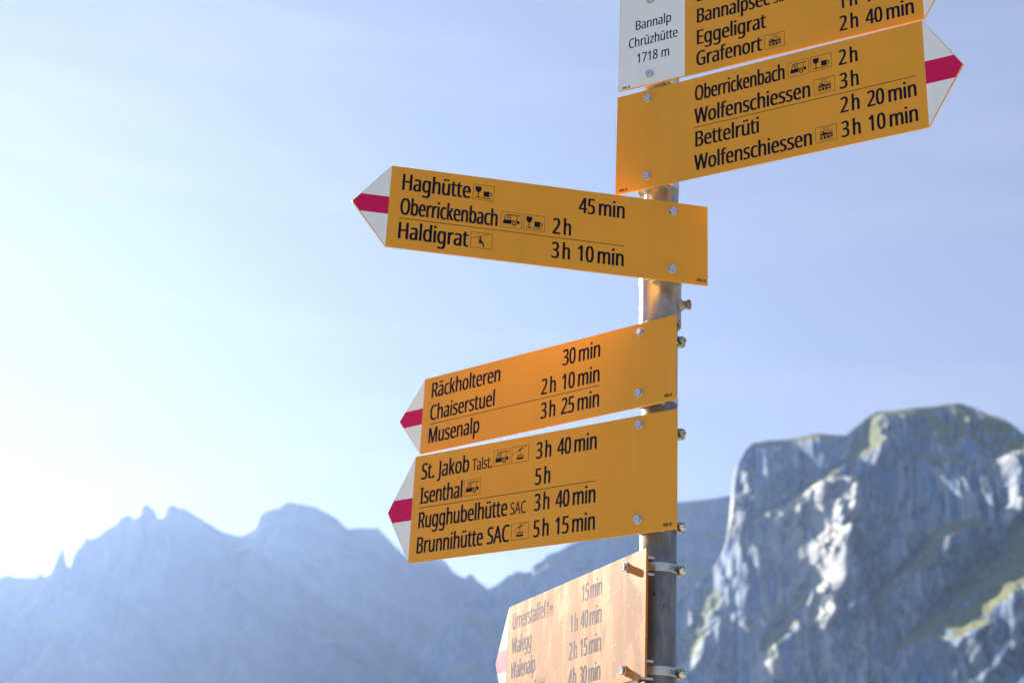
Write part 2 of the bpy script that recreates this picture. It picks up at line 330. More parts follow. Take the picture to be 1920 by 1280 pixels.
# the big rock face on the right, its wall running obliquely towards the viewer so that the sun grazes it
def cliff():
    sk = np.array([(1120,1330),(1180,1232),(1235,1165),(1283,1118),(1333,1072),(1352,1042),(1361,1018),(1366,985),(1369,955),(1371,930),(1375,896),(1378,877),(1384,866),(1392,857),(1396,847),(1409,831),(1439,826),
        (1472,824),(1502,818),(1531,812.5),(1561,815),(1586,816),(1603,801),(1628,781),(1641,772),(1675,770),(1713,764.5),(1755,762),(1776,757.5),(1801,756),(1822,763),(1856,778),
        (1881,784),(1903,799),(1920,813),(1990,868),(2100,905),(2300,990),(2500,1080)], float)
    px = np.concatenate([np.arange(1120, 1340, 2.4), np.arange(1340, 1395, 0.7), np.arange(1395, 1960, 1.25), np.arange(1960, 2500, 8)])
    py = np.interp(px, sk[:, 0], sk[:, 1]) + 0.8 * perlin(px * 0.13, 2.3, 5.7)
    dist = 2050 - 0.86 * (px - 1373) + 0.15 * np.clip(px - 1790, 0, None) + 45 * perlin(px * .007, 4.4, 1.2)
    sx, sz = sight(px, py)
    xr, zr = sx * dist, sz * dist + EYE
    nf = 420
    t = np.concatenate([-np.linspace(1, 0, 14)[:-1] ** 1.5, np.linspace(0, 1, nf)])[:, None]
    tf, tb = np.clip(t, 0, 1), np.clip(-t, 0, 1)
    zb = -25.0
    Z = zr + (zb - zr) * tf - tb * 160
    h = np.clip(zr - Z, 0, None) * (tf > 0)
    # absolute depth below the summit plateau: wall, ledge, lower wall, apron
    dome = smooth(1640, 1760, px)
    lean = 0.30 * h + 0.5 * np.clip(h - 330, 0, None) + smooth(45, 120, h) * 0.29 * np.clip(px - 1600, 0, 190) * smooth(2050, 1850, px)
    Y = dist - lean + tb * 420
    X = xr * (1 + tb * 420 / dist) + tb * 140
    amp = smooth(0, 1, h / np.interp(px, [1395, 1420], [5, 22]))
    wx, wz = X + 18 * fbm(X / 70, Z / 120, 2.2, 3), Z
    def saw(lam, seed, steep, slant):
        ph = (wx + slant * wz) / lam + 0.55 * fbm(X / (lam * 2.4), Z / (lam * 5), seed, 3)
        f = ph - np.floor(ph)
        return np.where(f < steep, f / steep, (1 - f) / (1 - steep))
    m1 = smooth(0.0, 0.55, fbm(X / 90, Z / 110, 3.3, 3))
    m2 = smooth(-0.1, 0.4, fbm(X / 60, Z / 70, 8.8, 3))
    rel = 26 * saw(70, 1.5, 0.16, 0.10) * (0.10 + 0.90 * m1)
    rel = rel + 15 * saw(23, 6.1, 0.22, -0.06) * m2
    rel = rel + 8 * fbm(X / 40, Z / 150, 5.5, 5, 0.55) + 6 * ridged(X / 15, Z / 90, 9.2, 4)
    # buttresses that catch the sun on their left flank (centre line down the face, flank width in metres)
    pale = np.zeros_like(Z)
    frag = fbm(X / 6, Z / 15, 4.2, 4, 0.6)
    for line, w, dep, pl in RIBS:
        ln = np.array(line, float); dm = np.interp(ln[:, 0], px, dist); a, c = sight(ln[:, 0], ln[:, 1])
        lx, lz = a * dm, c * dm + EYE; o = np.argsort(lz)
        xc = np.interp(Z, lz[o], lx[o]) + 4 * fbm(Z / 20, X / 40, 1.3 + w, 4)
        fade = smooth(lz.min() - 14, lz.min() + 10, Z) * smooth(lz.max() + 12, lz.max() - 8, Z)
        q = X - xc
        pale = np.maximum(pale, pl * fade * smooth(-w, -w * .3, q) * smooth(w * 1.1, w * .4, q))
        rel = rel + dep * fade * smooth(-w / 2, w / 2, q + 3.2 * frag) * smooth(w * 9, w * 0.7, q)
    cover = np.zeros_like(Z); ledge = np.zeros_like(Z)
    # slanting grass ledges: shelf bands that step the wall towards the viewer below them
    for (x0, y0), (x1, y1), wid, dep in (((1850,1050),(1715,1215),17,120), ((1705,1045),(1625,1140),9,75), ((1480,1130),(1420,1230),7,22), ((1640,768),(1602,880),9,34), ((1602,875),(1440,955),6,30), ((1450,985),(1395,960),5,12),
                                          ((1920,1110),(1860,1180),11,70), ((1900,1000),(1860,1060),7,20), ((1330,1110),(1280,1240),8,24), ((1560,1020),(1610,1180),6,14)):
        dm = np.interp((x0 + x1) / 2, px, dist)
        a0, a1 = sight(x0, y0), sight(x1, y1)
        A = np.array([a0[0] * dm, a0[1] * dm + EYE]); B = np.array([a1[0] * dm, a1[1] * dm + EYE])
        d = B - A; L = np.hypot(*d); d /= L; nrm = np.array([-d[1], d[0]])
        if nrm[1] > 0: nrm = -nrm                     # pointing down
        s = (X - A[0]) * d[0] + (Z - A[1]) * d[1]
        q = (X - A[0]) * nrm[0] + (Z - A[1]) * nrm[1] + 7 * fbm(X / 22, Z / 22, 1.1 + x0, 4)
        along = smooth(-25, 12, s) * smooth(L + 25, L - 12, s)
        on = along * smooth(-wid * 1.5, -wid * .8, q) * smooth(wid * 1.3, wid * .8, q)
        cover = np.maximum(cover, on); rel = rel * (1 - 0.75 * on)
        ledge = ledge + dep * along * smooth(-wid, wid, q) * smooth(wid * 7, wid * 2.2, q)
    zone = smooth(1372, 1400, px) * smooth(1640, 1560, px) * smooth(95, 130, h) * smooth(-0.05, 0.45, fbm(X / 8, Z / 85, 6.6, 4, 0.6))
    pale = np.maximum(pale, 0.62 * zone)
    Y = Y - amp * (rel + ledge) + 14 * amp
    cover = np.maximum(cover, dome * smooth(75, 35, h + 14 * frag))
    cover = np.maximum(cover, smooth(14, 3, h) * smooth(1388, 1400, px))
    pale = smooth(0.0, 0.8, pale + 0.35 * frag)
    Z = Z + amp * 2.0 * fbm(X / 10, Y / 20, Z / 24, 4)
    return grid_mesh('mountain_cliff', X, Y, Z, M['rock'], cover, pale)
cliff()

# valley meadow
def ground():
    r = np.concatenate([[0.0], np.geomspace(0.6, 8000, 90)])[:, None]; a = np.linspace(0, 2 * math.pi, 121)[None]
    X, Y = r * np.cos(a), r * np.sin(a)
    Z = 0.0 + smooth(3, 60, r) * (fbm(X / 90, Y / 90, 0.3, 4) * 3.0) - smooth(30, 1500, r) * 22
    t = NT('alpine_meadow'); v = t.coords()
    c = t.mix(t.noise(v, 0.35, 6, 0.65), (0.055, 0.085, 0.020), (0.13, 0.145, 0.045))
    c = t.mix(t.ramp(t.noise(v, 9, 5), [(0.4, 0.0), (0.7, 0.6)]), c, (0.035, 0.055, 0.014))
    # gravel patch round the post, added unseen to bounce sunlight onto the signs
    geo = t.node('ShaderNodeNewGeometry'); ln = t.node('ShaderNodeVectorMath', operation='LENGTH'); t.l.new(geo.outputs['Position'], ln.inputs[0])
    edge = t.math('ADD', ln.outputs['Value'], t.math('MULTIPLY', t.noise(v, 0.4, 4), 8.0))
    gfac = t.math('SUBTRACT', 1.0, t.ramp(t.math('MULTIPLY', edge, 0.04), [(0.66, 0.0), (0.74, 1.0)]))
    gv = t.mix(t.noise(v, 22, 5, 0.7), (0.28, 0.25, 0.205), (0.49, 0.445, 0.37))
    c = t.mix(gfac, c, gv)
    t.set(Base_Color=c, Roughness=0.9, Specular_IOR_Level=0.2)
    t.bump(t.noise(v, 14, 5), 0.8, 0.05)
    grid_mesh('ground', X, Y, Z, t.m)
ground()

# ------------------------------------------------------------------ glyph outlines (cap height 573)
GLYPHS = {
'-': (258, ['32,184 32,246 226,246 226,184']),
'.': (215, ['58,43 59,61 64,75 72,85 82,92 94,96 107,97 120,96 132,92 142,85 151,75 156,61 157,43 156,26 151,12 142,2 132,-6 120,-10 107,-11 94,-10 82,-6 72,2 64,12 59,26']),
'0': (459, ['419,287 419,260 418,234 416,209 413,185 409,163 401,128 390,97 376,70 359,47 339,27 316,12 290,1 261,-6 229,-8 188,-4 153,8 122,27 97,54 76,88 60,129 52,156 47,186 43,217 40,251 39,287 40,323 42,357 46,389 51,418 58,446 73,486 93,520 119,547 149,566 186,578 229,581 269,578 304,566 335,547 361,520 382,486 399,446 406,418 412,389 416,357 419,323', '110,287 110,257 112,228 114,202 117,178 121,156 131,125 143,98 159,78 178,64 202,55 229,52 256,55 279,64 298,78 314,98 326,124 336,156 340,178 344,202 346,228 348,257 348,287 348,317 346,346 344,372 340,396 336,417 326,449 314,475 298,495 279,510 256,518 229,521 202,518 178,510 159,495 143,475 131,449 121,417 117,396 114,372 112,346 110,317']),
'1': (459, ['285,0 216,0 216,400 216,439 217,470 219,499 196,477 169,455 108,405 71,452 226,573 285,573']),
'2': (459, ['417,0 38,0 38,59 188,210 261,287 280,309 295,331 306,353 315,376 320,399 322,424 318,453 309,477 294,496 273,510 249,518 221,520 194,519 169,514 147,506 126,495 104,482 83,466 45,513 94,548 113,557 132,565 153,572 174,577 197,580 221,581 255,579 285,572 313,562 336,548 356,531 372,510 384,485 391,458 394,428 392,399 386,371 375,344 361,318 344,292 324,267 247,185 128,67 128,64 417,64']),
'3': (459, ['395,439 394,414 389,392 381,372 370,355 356,339 340,326 321,316 300,307 277,302 277,298 319,290 353,276 379,255 398,229 409,198 413,163 410,131 403,101 390,74 371,50 348,30 318,14 297,6 275,0 250,-5 223,-7 193,-8 164,-7 136,-5 110,-1 85,5 60,13 36,23 36,89 61,78 87,69 114,61 141,56 168,52 194,51 241,55 278,65 305,81 324,104 335,132 339,164 337,187 331,206 320,223 306,236 288,247 265,255 240,261 211,264 179,265 123,265 123,326 180,326 209,327 236,332 259,339 278,350 294,362 307,377 316,394 321,413 323,434 320,460 311,481 295,498 274,511 249,519 219,521 199,521 181,519 164,515 117,498 75,473 39,521 61,537 87,550 115,563 147,573 181,579 218,581 252,579 283,574 309,566 332,555 352,540 376,511 390,477']),
'4': (459, ['443,130 359,130 359,0 291,0 291,130 17,130 17,190 286,576 359,576 359,193 443,193', '291,374 291,412 293,444 294,474 295,500 292,500 276,468 257,438 86,193 291,193']),
'5': (459, ['221,351 258,349 292,342 322,331 349,316 371,297 389,274 402,247 410,217 413,183 410,145 402,111 387,81 368,54 343,32 314,15 280,2 242,-5 199,-8 170,-7 142,-4 116,0 91,6 70,14 51,23 51,90 71,79 95,70 121,62 148,57 174,53 200,52 227,54 252,58 274,65 293,76 310,89 323,106 333,126 339,149 341,176 337,210 325,239 306,262 279,279 243,289 197,292 146,288 99,280 64,302 86,573 373,573 373,508 146,508 132,342 169,348']),
'6': (459, ['44,245 45,278 47,310 51,342 57,374 64,404 75,433 87,461 103,486 121,510 143,530 168,548 196,562 228,572 265,578 306,581 344,579 377,573 377,513 344,520 308,523 273,521 242,515 216,504 193,491 173,474 158,454 145,431 134,407 127,380 121,352 117,322 115,291 119,291 128,303 138,315 150,326 163,335 178,343 194,350 213,355 233,357 255,358 287,356 316,349 342,338 365,322 384,303 400,279 412,251 419,220 421,184 419,147 411,112 399,82 382,55 361,33 336,15 307,2 275,-5 239,-8 212,-6 187,-1 163,7 140,19 119,35 101,54 84,76 70,103 59,133 51,166 46,204', '238,51 270,55 297,66 320,84 337,109 348,143 351,184 348,218 339,247 324,271 302,289 274,300 241,303 217,301 195,296 175,287 157,276 143,263 131,248 122,232 117,215 115,198 116,181 119,163 123,146 129,129 137,114 146,99 158,85 170,74 185,64 201,57 219,53']),
'7': (459, ['109,0 344,508 35,508 35,573 419,573 419,518 187,0']),
'8': (459, ['229,581 261,579 291,574 318,565 341,553 362,538 378,519 390,497 398,472 400,443 399,421 394,401 385,383 374,367 361,352 346,338 329,325 310,314 291,303 314,291 335,279 355,265 373,250 389,234 401,216 411,196 417,173 419,148 416,118 408,90 395,65 378,44 356,26 330,11 300,1 267,-6 231,-8 192,-6 157,0 126,10 100,24 78,42 61,63 49,87 42,115 39,146 41,171 47,194 56,214 68,232 82,249 99,264 118,277 138,289 158,299 140,310 123,322 107,336 93,350 81,366 71,383 64,401 59,422 58,444 60,472 68,497 80,518 97,537 117,552 141,565 168,573 197,579', '108,145 112,119 121,96 138,76 161,60 192,51 229,48 265,51 295,60 319,76 336,96 346,120 350,148 348,166 343,182 335,197 324,211 310,223 293,235 274,246 253,256 229,265 217,270 194,260 174,249 157,237 142,225 130,212 121,197 114,182 110,164', '228,524 200,521 176,514 155,502 139,486 130,466 127,441 128,422 133,406 141,391 151,379 164,367 179,357 232,330 282,357 296,367 307,379 317,392 325,406 329,423 330,441 327,466 318,486 302,502 282,514 257,521']),
'9': (459, ['417,328 416,295 414,263 410,231 405,199 397,168 387,139 374,112 358,86 340,63 318,42 293,25 265,11 232,0 195,-6 154,-8 117,-6 82,0 82,60 115,53 152,50 188,52 218,58 245,68 268,82 287,99 303,118 316,141 327,165 334,192 340,221 344,250 346,281 341,281 332,269 322,258 310,247 297,238 282,230 266,223 247,218 227,215 204,214 173,216 144,223 118,235 95,250 76,270 61,294 49,321 42,352 40,387 43,426 50,460 63,491 80,517 101,540 127,557 156,570 188,578 223,581 250,579 275,574 299,565 322,553 342,537 361,518 377,495 391,469 402,439 410,406 415,369', '223,521 192,518 165,507 142,488 124,463 113,429 110,388 113,354 122,325 137,301 158,284 186,273 220,269 244,271 266,276 286,285 304,296 318,310 330,325 339,341 344,358 346,374 345,392 342,409 338,426 332,443 324,459 315,474 304,487 291,499 277,508 260,516 242,520']),
'A': (512, ['437,0 368,177 141,177 73,0 0,0 224,575 289,575 512,0', '282,415 274,438 263,473 255,500 247,468 238,438 230,415 165,241 346,241']),
'B': (521, ['241,573 282,571 319,568 351,561 380,552 404,541 424,526 439,508 450,486 457,460 459,431 457,409 453,389 446,371 437,354 424,340 409,328 392,317 372,309 350,304 350,300 373,295 395,288 415,279 433,267 448,253 461,236 470,215 476,191 478,163 475,130 467,100 454,74 436,52 413,33 385,19 354,8 318,2 279,0 78,0 78,573', '256,329 300,331 334,339 357,352 372,371 381,394 384,423 380,451 369,474 351,490 324,502 289,509 245,511 150,511 150,329', '150,269 150,61 265,61 311,64 346,74 371,91 388,112 398,138 401,168 399,188 395,205 388,221 377,235 362,247 344,256 321,263 293,267 260,269']),
'C': (507, ['323,517 294,516 266,510 241,502 217,490 196,474 178,456 162,434 149,410 139,383 131,353 127,321 125,286 126,259 129,233 133,208 139,185 147,164 164,132 186,105 213,83 244,68 281,58 322,55 347,56 371,58 394,62 460,78 460,15 438,8 416,2 393,-2 369,-6 342,-7 312,-8 278,-7 247,-2 217,5 191,15 166,28 144,44 124,62 106,82 91,105 78,131 68,158 59,188 54,219 50,252 49,287 50,313 52,337 55,361 60,384 67,406 81,440 99,471 120,499 145,523 174,543 206,559 242,571 281,578 324,581 353,580 381,577 409,572 435,565 460,557 482,547 453,486 394,508 372,513 348,516']),
'D': (585, ['536,292 535,255 531,220 524,188 514,158 501,131 485,106 467,84 447,64 424,47 399,33 371,21 341,12 309,5 274,1 237,0 78,0 78,573 254,573 288,571 320,567 350,561 378,552 404,540 428,526 450,510 470,491 487,470 502,446 514,420 524,392 531,361 535,328', '460,289 459,319 456,346 451,371 444,394 435,415 416,444 391,469 361,487 327,500 287,508 244,511 150,511 150,62 228,62 272,64 311,71 346,82 377,98 402,119 423,144 439,174 451,208 458,246']),
'E': (446, ['398,0 78,0 78,573 398,573 398,509 150,509 150,330 383,330 383,268 150,268 150,63 398,63']),
'G': (584, ['326,302 524,302 524,22 493,12 462,5 431,-1 398,-5 362,-7 323,-8 289,-7 256,-2 226,5 199,15 173,28 150,43 129,61 111,81 94,104 81,130 69,157 60,186 54,218 50,251 49,286 50,321 55,354 62,385 71,415 84,442 100,467 117,490 138,510 160,528 186,544 213,557 243,567 275,575 309,579 346,581 377,580 407,577 437,572 465,565 491,557 516,547 489,484 468,493 445,501 421,508 395,513 369,516 342,517 315,516 290,513 267,507 245,499 225,489 195,468 170,441 150,409 141,388 134,365 128,340 125,314 124,286 125,260 128,234 132,210 138,187 146,166 164,133 187,106 216,84 236,73 258,65 283,59 310,56 340,55 404,59 452,68 452,238 326,238']),
'H': (594, ['516,0 443,0 443,267 150,267 150,0 78,0 78,573 150,573 150,330 443,330 443,573 516,573']),
'I': (272, ['239,0 32,0 32,42 99,57 99,515 32,531 32,573 239,573 239,531 172,515 172,57 239,42']),
'J': (219, ['-3,-152 -37,-150 -63,-142 -63,-81 -35,-87 -5,-89 8,-88 21,-85 33,-81 45,-74 54,-65 63,-53 69,-38 73,-19 74,3 74,573 146,573 146,9 144,-26 138,-56 128,-82 114,-104 96,-122 75,-135 52,-145 25,-150']),
'M': (727, ['330,0 142,502 139,502 142,461 144,407 144,347 144,0 78,0 78,573 184,573 361,103 364,103 544,573 650,573 650,0 578,0 578,352 579,408 581,460 584,501 581,501 390,0']),
'O': (626, ['577,287 577,261 575,236 571,212 567,189 561,166 547,132 531,101 510,73 486,49 459,29 428,13 393,1 355,-6 314,-8 271,-6 232,1 196,13 165,29 138,49 114,73 94,101 78,132 65,167 59,189 55,212 51,237 50,262 49,288 50,322 54,355 59,386 67,415 78,442 91,467 106,490 123,510 143,529 166,545 190,558 218,568 247,575 280,580 314,581 348,580 379,576 408,568 434,558 459,545 481,529 501,511 519,490 534,468 547,442 558,415 567,386 573,355 576,322', '125,287 126,259 128,233 132,208 138,184 145,163 161,131 182,104 207,83 238,67 273,58 314,55 354,58 390,67 420,83 445,104 465,131 481,163 488,184 494,208 498,233 500,259 501,287 499,329 494,366 485,400 472,430 456,457 436,479 412,496 384,508 351,516 314,518 274,515 238,506 207,490 182,469 161,443 145,411 138,389 132,366 128,342 126,315']),
'R': (499, ['236,573 281,571 320,565 353,555 381,540 404,522 422,500 434,474 442,444 444,410 442,381 437,356 427,334 415,315 401,298 385,285 367,274 349,264 330,257 487,0 403,0 264,237 150,237 150,0 78,0 78,573', '232,510 150,510 150,298 236,298 278,301 312,310 338,325 355,347 366,374 370,407 368,430 363,450 355,467 343,480 328,491 310,500 287,505 261,509']),
'S': (440, ['403,153 400,121 392,92 378,66 359,44 335,26 307,11 274,1 238,-6 198,-8 137,-5 83,4 41,19 41,88 62,80 86,72 113,65 142,59 171,56 201,55 228,56 252,60 273,66 290,74 305,85 316,98 324,113 329,129 330,147 329,164 325,180 318,194 308,207 295,218 277,230 255,241 228,252 196,265 131,294 114,305 98,317 85,330 74,344 65,359 57,375 52,393 49,413 48,435 51,464 58,490 71,513 89,533 110,550 136,563 165,573 197,579 231,581 262,580 290,577 318,572 343,565 367,558 389,549 366,487 302,508 278,513 254,516 229,517 207,516 187,513 169,507 155,499 142,489 133,478 126,464 122,450 121,434 122,416 126,400 133,386 143,373 156,362 172,351 193,341 217,330 246,318 278,306 307,293 332,279 353,264 371,247 385,228 395,206 401,181']),
'T': (446, ['259,0 187,0 187,509 8,509 8,573 437,573 437,509 259,509']),
'U': (586, ['513,202 511,164 503,128 489,95 470,65 446,40 416,20 395,10 372,2 347,-4 320,-7 290,-8 250,-6 213,1 181,13 152,29 128,50 108,75 92,103 81,133 74,167 72,204 72,573 144,573 144,201 148,158 161,122 182,93 211,72 248,59 294,55 327,57 355,63 379,73 399,88 415,105 427,126 435,149 440,174 442,202 442,573 513,573']),
'W': (746, ['735,573 583,0 510,0 399,375 389,410 380,443 373,471 370,488 367,471 361,443 352,409 342,373 234,0 161,0 10,573 85,573 174,223 183,186 190,151 196,118 201,87 206,119 213,154 222,191 232,227 333,573 407,573 512,225 523,187 532,151 538,117 544,87 550,129 560,175 572,224 660,573']),
'a': (450, ['231,437 261,436 287,432 311,425 331,415 347,403 368,375 381,338 385,293 385,0 334,0 320,61 317,61 304,46 292,33 279,22 265,13 250,5 234,-1 216,-5 195,-7 172,-8 148,-7 124,-2 103,6 84,16 68,30 55,48 45,68 39,92 37,119 43,159 59,192 87,219 110,231 137,241 168,249 203,254 243,257 316,259 316,285 313,317 306,342 293,359 275,371 253,378 227,380 205,379 183,376 163,370 106,347 84,400 104,410 126,419 151,426 177,432 204,436', '252,208 204,203 167,195 141,182 124,165 113,144 110,119 112,97 120,79 132,66 148,56 167,51 188,49 223,52 253,62 279,79 299,103 311,134 315,172 315,210']),
'b': (493, ['139,461 138,410 135,373 139,373 153,390 169,405 189,419 213,429 240,435 272,437 303,435 331,428 357,417 380,401 401,381 418,357 432,328 441,295 447,257 449,215 448,186 446,160 441,135 435,112 427,91 410,61 390,36 365,17 337,3 306,-5 272,-8 240,-6 213,0 189,10 169,24 153,38 139,55 133,55 119,0 68,0 68,609 139,609', '260,379 231,377 207,371 188,361 172,348 159,330 150,308 144,282 140,252 139,217 139,214 140,184 143,157 148,132 155,111 165,93 187,69 219,55 261,51 297,55 325,69 348,93 358,112 366,133 372,158 375,185 376,216 375,247 372,274 366,298 358,320 348,338 325,360 296,374']),
'c': (385, ['241,-8 204,-5 170,2 139,15 112,34 88,58 69,87 60,108 53,131 48,156 45,183 44,213 45,243 48,271 54,297 61,321 71,342 90,372 114,396 142,415 174,428 208,435 245,438 267,437 288,435 309,431 328,426 344,421 358,415 337,356 292,370 244,376 217,374 193,368 172,358 155,343 141,325 131,303 123,277 119,247 117,213 119,181 123,152 131,126 141,104 155,86 172,71 191,61 214,55 240,53 262,54 283,56 302,60 351,78 351,15 336,8 320,3 304,-2 285,-5 264,-7']),
'd': (493, ['221,-8 190,-6 162,1 136,12 113,28 92,48 75,72 61,101 52,134 46,172 44,214 46,256 52,294 62,327 75,357 93,381 113,402 137,417 162,429 191,436 221,438 243,437 262,434 280,429 296,423 310,416 323,407 335,397 345,386 354,374 359,374 356,405 354,438 354,609 425,609 425,0 368,0 358,58 354,58 345,46 335,35 323,24 310,15 296,7 279,1 262,-4 242,-7', '232,51 273,55 305,67 328,88 343,117 352,154 355,200 355,213 354,244 351,271 346,296 338,318 329,336 306,360 274,375 231,379 196,374 168,359 146,334 135,315 127,293 122,269 118,242 117,213 118,183 122,156 127,133 135,111 146,93 168,69 197,55']),
'e': (452, ['234,438 269,435 301,427 329,414 354,396 374,373 390,346 402,315 409,281 411,244 411,201 117,201 122,157 134,119 154,90 181,69 215,56 254,52 280,53 305,56 327,60 392,82 392,20 370,11 349,4 327,-1 304,-5 279,-7 251,-8 212,-5 176,3 143,17 114,36 90,61 70,91 61,112 53,134 48,158 45,184 44,212 45,239 48,265 53,289 59,312 68,333 86,364 108,390 134,411 164,426 198,435', '233,380 202,377 175,366 154,348 137,323 125,293 119,257 338,257 336,281 333,302 326,322 318,338 306,353 292,364 276,373 256,378']),
'f': (276, ['266,375 158,375 158,0 87,0 87,375 12,375 12,408 87,432 87,457 89,492 95,522 104,547 116,568 132,585 152,597 174,606 199,612 227,613 274,609 310,599 292,544 262,552 228,556 206,553 189,545 175,532 166,513 160,489 158,458 158,430 266,430']),
'g': (493, ['221,438 248,436 273,431 297,422 319,409 338,393 355,373 359,373 369,430 425,430 425,-7 423,-46 416,-80 404,-109 388,-135 367,-155 341,-172 310,-183 274,-190 233,-192 202,-192 174,-189 147,-186 122,-180 99,-174 78,-165 78,-100 99,-110 123,-118 149,-125 177,-130 206,-133 237,-134 271,-130 300,-119 324,-101 341,-77 352,-48 355,-13 355,4 356,32 358,57 354,57 338,37 320,21 299,8 275,-1 250,-6 221,-8 189,-6 160,1 134,13 111,29 91,51 74,76 61,105 52,138 46,174 44,214 46,253 52,289 61,322 74,351 91,377 111,399 134,416 160,428 189,435', '230,379 207,376 187,370 169,359 153,344 140,326 130,303 123,277 119,247 117,213 118,183 122,156 128,131 136,110 146,92 169,68 197,54 232,50 253,51 271,53 288,58 303,65 315,74 326,85 336,98 343,113 349,131 353,151 355,173 356,197 356,214 355,251 350,282 343,309 332,331 319,348 302,362 281,371 257,377']),
'h': (496, ['139,431 138,399 135,370 140,370 149,385 161,397 174,407 188,416 204,424 221,429 238,434 255,436 273,437 306,435 335,430 360,421 382,408 399,391 413,370 423,344 429,314 431,280 431,0 361,0 361,275 358,307 351,333 338,353 319,367 295,376 265,379 235,377 210,370 189,360 173,347 160,329 150,308 144,283 140,254 139,222 139,0 68,0 68,609 139,609']),
'i': (207, ['139,430 139,0 68,0 68,430', '104,591 115,590 124,586 133,580 140,572 144,560 145,546 144,532 140,521 133,512 124,506 115,502 104,501 93,502 83,506 75,512 68,521 64,532 63,546 64,560 68,572 75,580 83,586 93,590']),
'k': (428, ['138,291 137,257 135,221 138,221 152,240 172,264 189,285 326,430 409,430 235,246 421,0 336,0 187,200 138,158 138,0 68,0 68,609 138,609']),
'l': (207, ['139,0 68,0 68,609 139,609']),
'm': (750, ['540,438 584,434 621,421 649,401 662,384 672,363 679,339 683,311 685,280 685,0 615,0 615,277 613,308 606,333 594,353 577,367 555,376 528,379 490,374 460,362 438,342 423,315 414,280 411,237 411,0 342,0 342,277 341,298 337,317 332,333 325,347 315,359 303,367 289,374 272,377 253,379 227,377 204,370 185,360 170,347 158,329 150,308 144,283 140,255 139,223 139,0 68,0 68,430 125,430 136,371 140,371 149,385 160,398 173,409 186,418 201,425 217,431 233,435 249,437 266,438 298,436 325,430 349,420 369,406 386,388 398,366 402,366 418,388 438,406 461,420 486,430 512,436']),
'n': (496, ['275,438 304,436 331,432 354,424 374,414 391,401 405,384 416,363 424,339 429,311 431,280 431,0 361,0 361,275 358,307 351,333 338,353 319,367 295,376 265,379 222,374 189,361 166,338 151,308 142,269 139,223 139,0 68,0 68,430 125,430 136,371 140,371 150,385 162,398 175,409 190,418 206,425 222,431 239,435 257,437']),
'o': (485, ['442,216 440,181 436,150 428,121 417,95 404,71 388,51 369,33 348,18 324,7 299,-1 271,-6 241,-8 214,-6 188,-1 163,7 140,18 119,33 100,51 84,71 70,95 59,121 51,150 46,181 44,216 45,243 48,269 53,293 60,316 68,336 87,367 110,392 137,412 169,426 204,435 244,438 281,435 316,426 347,412 374,392 398,367 417,336 426,316 433,293 438,269 441,243', '117,216 119,184 123,154 130,128 141,105 155,86 172,71 192,59 216,53 243,51 270,53 294,59 314,71 331,86 345,105 356,128 363,154 367,184 369,216 367,248 363,277 355,303 345,325 331,344 314,359 294,370 270,376 242,379 202,374 171,359 147,335 136,317 128,295 122,271 118,245']),
'p': (493, ['273,438 303,436 331,429 357,418 380,402 401,383 418,358 432,329 441,296 447,258 449,216 448,187 446,161 441,136 435,114 427,93 410,62 390,37 365,17 337,3 306,-5 272,-8 251,-7 231,-4 213,1 197,7 182,15 170,24 139,55 134,55 137,20 139,-16 139,-192 68,-192 68,430 126,430 136,371 139,371 148,383 158,394 170,405 182,414 197,422 213,429 231,434 251,437', '260,379 233,377 210,371 190,362 174,349 161,333 152,313 145,289 141,261 139,229 139,216 140,182 144,152 150,126 159,103 172,85 188,70 208,59 233,53 261,51 286,53 308,60 326,72 341,88 354,108 364,131 371,157 375,186 376,217 375,245 372,271 366,294 358,316 348,334 325,359 296,374']),
'r': (331, ['269,438 295,437 319,433 310,368 287,372 264,374 248,373 232,369 217,363 202,355 189,346 176,334 166,321 156,305 149,289 143,270 140,251 139,229 139,0 68,0 68,430 126,430 134,351 137,351 147,367 158,381 170,395 183,407 198,418 214,426 231,433 249,437']),
's': (384, ['348,119 346,92 339,69 327,49 311,32 292,18 268,6 241,-2 210,-6 176,-8 148,-7 122,-5 99,-1 78,5 59,11 42,19 42,83 104,60 128,54 153,50 178,49 211,51 236,57 256,66 269,79 277,94 280,112 279,123 276,132 271,141 264,150 253,158 239,167 174,196 103,228 84,239 69,252 57,266 48,283 43,302 41,324 46,358 61,386 85,408 104,419 125,427 149,433 174,437 202,438 228,437 252,434 275,430 298,424 319,417 339,409 315,353 258,372 238,377 218,379 197,380 171,379 149,374 131,366 118,356 111,343 108,328 109,317 113,307 119,298 127,290 139,282 154,274 219,246 289,215 306,203 321,191 333,176 341,159 346,140']),
't': (289, ['212,50 245,53 272,59 272,5 240,-4 200,-8 178,-7 157,-3 138,4 120,13 104,27 91,44 82,66 76,93 74,125 74,375 13,375 13,409 75,437 103,528 144,528 144,430 269,430 269,375 144,375 144,127 146,103 153,83 163,69 177,58 193,52']),
'u': (496, ['427,430 427,0 370,0 359,57 356,57 346,43 334,31 321,20 306,11 290,4 273,-1 256,-5 238,-7 220,-8 187,-6 159,-1 134,8 112,21 95,38 81,59 71,85 65,114 63,148 63,430 135,430 135,153 137,122 145,96 158,76 176,62 200,53 230,51 260,53 285,59 306,69 323,82 336,100 345,121 352,146 356,175 357,206 357,430']),
'z': (377, ['346,0 31,0 31,47 262,375 45,375 45,430 340,430 340,377 112,55 346,55']),
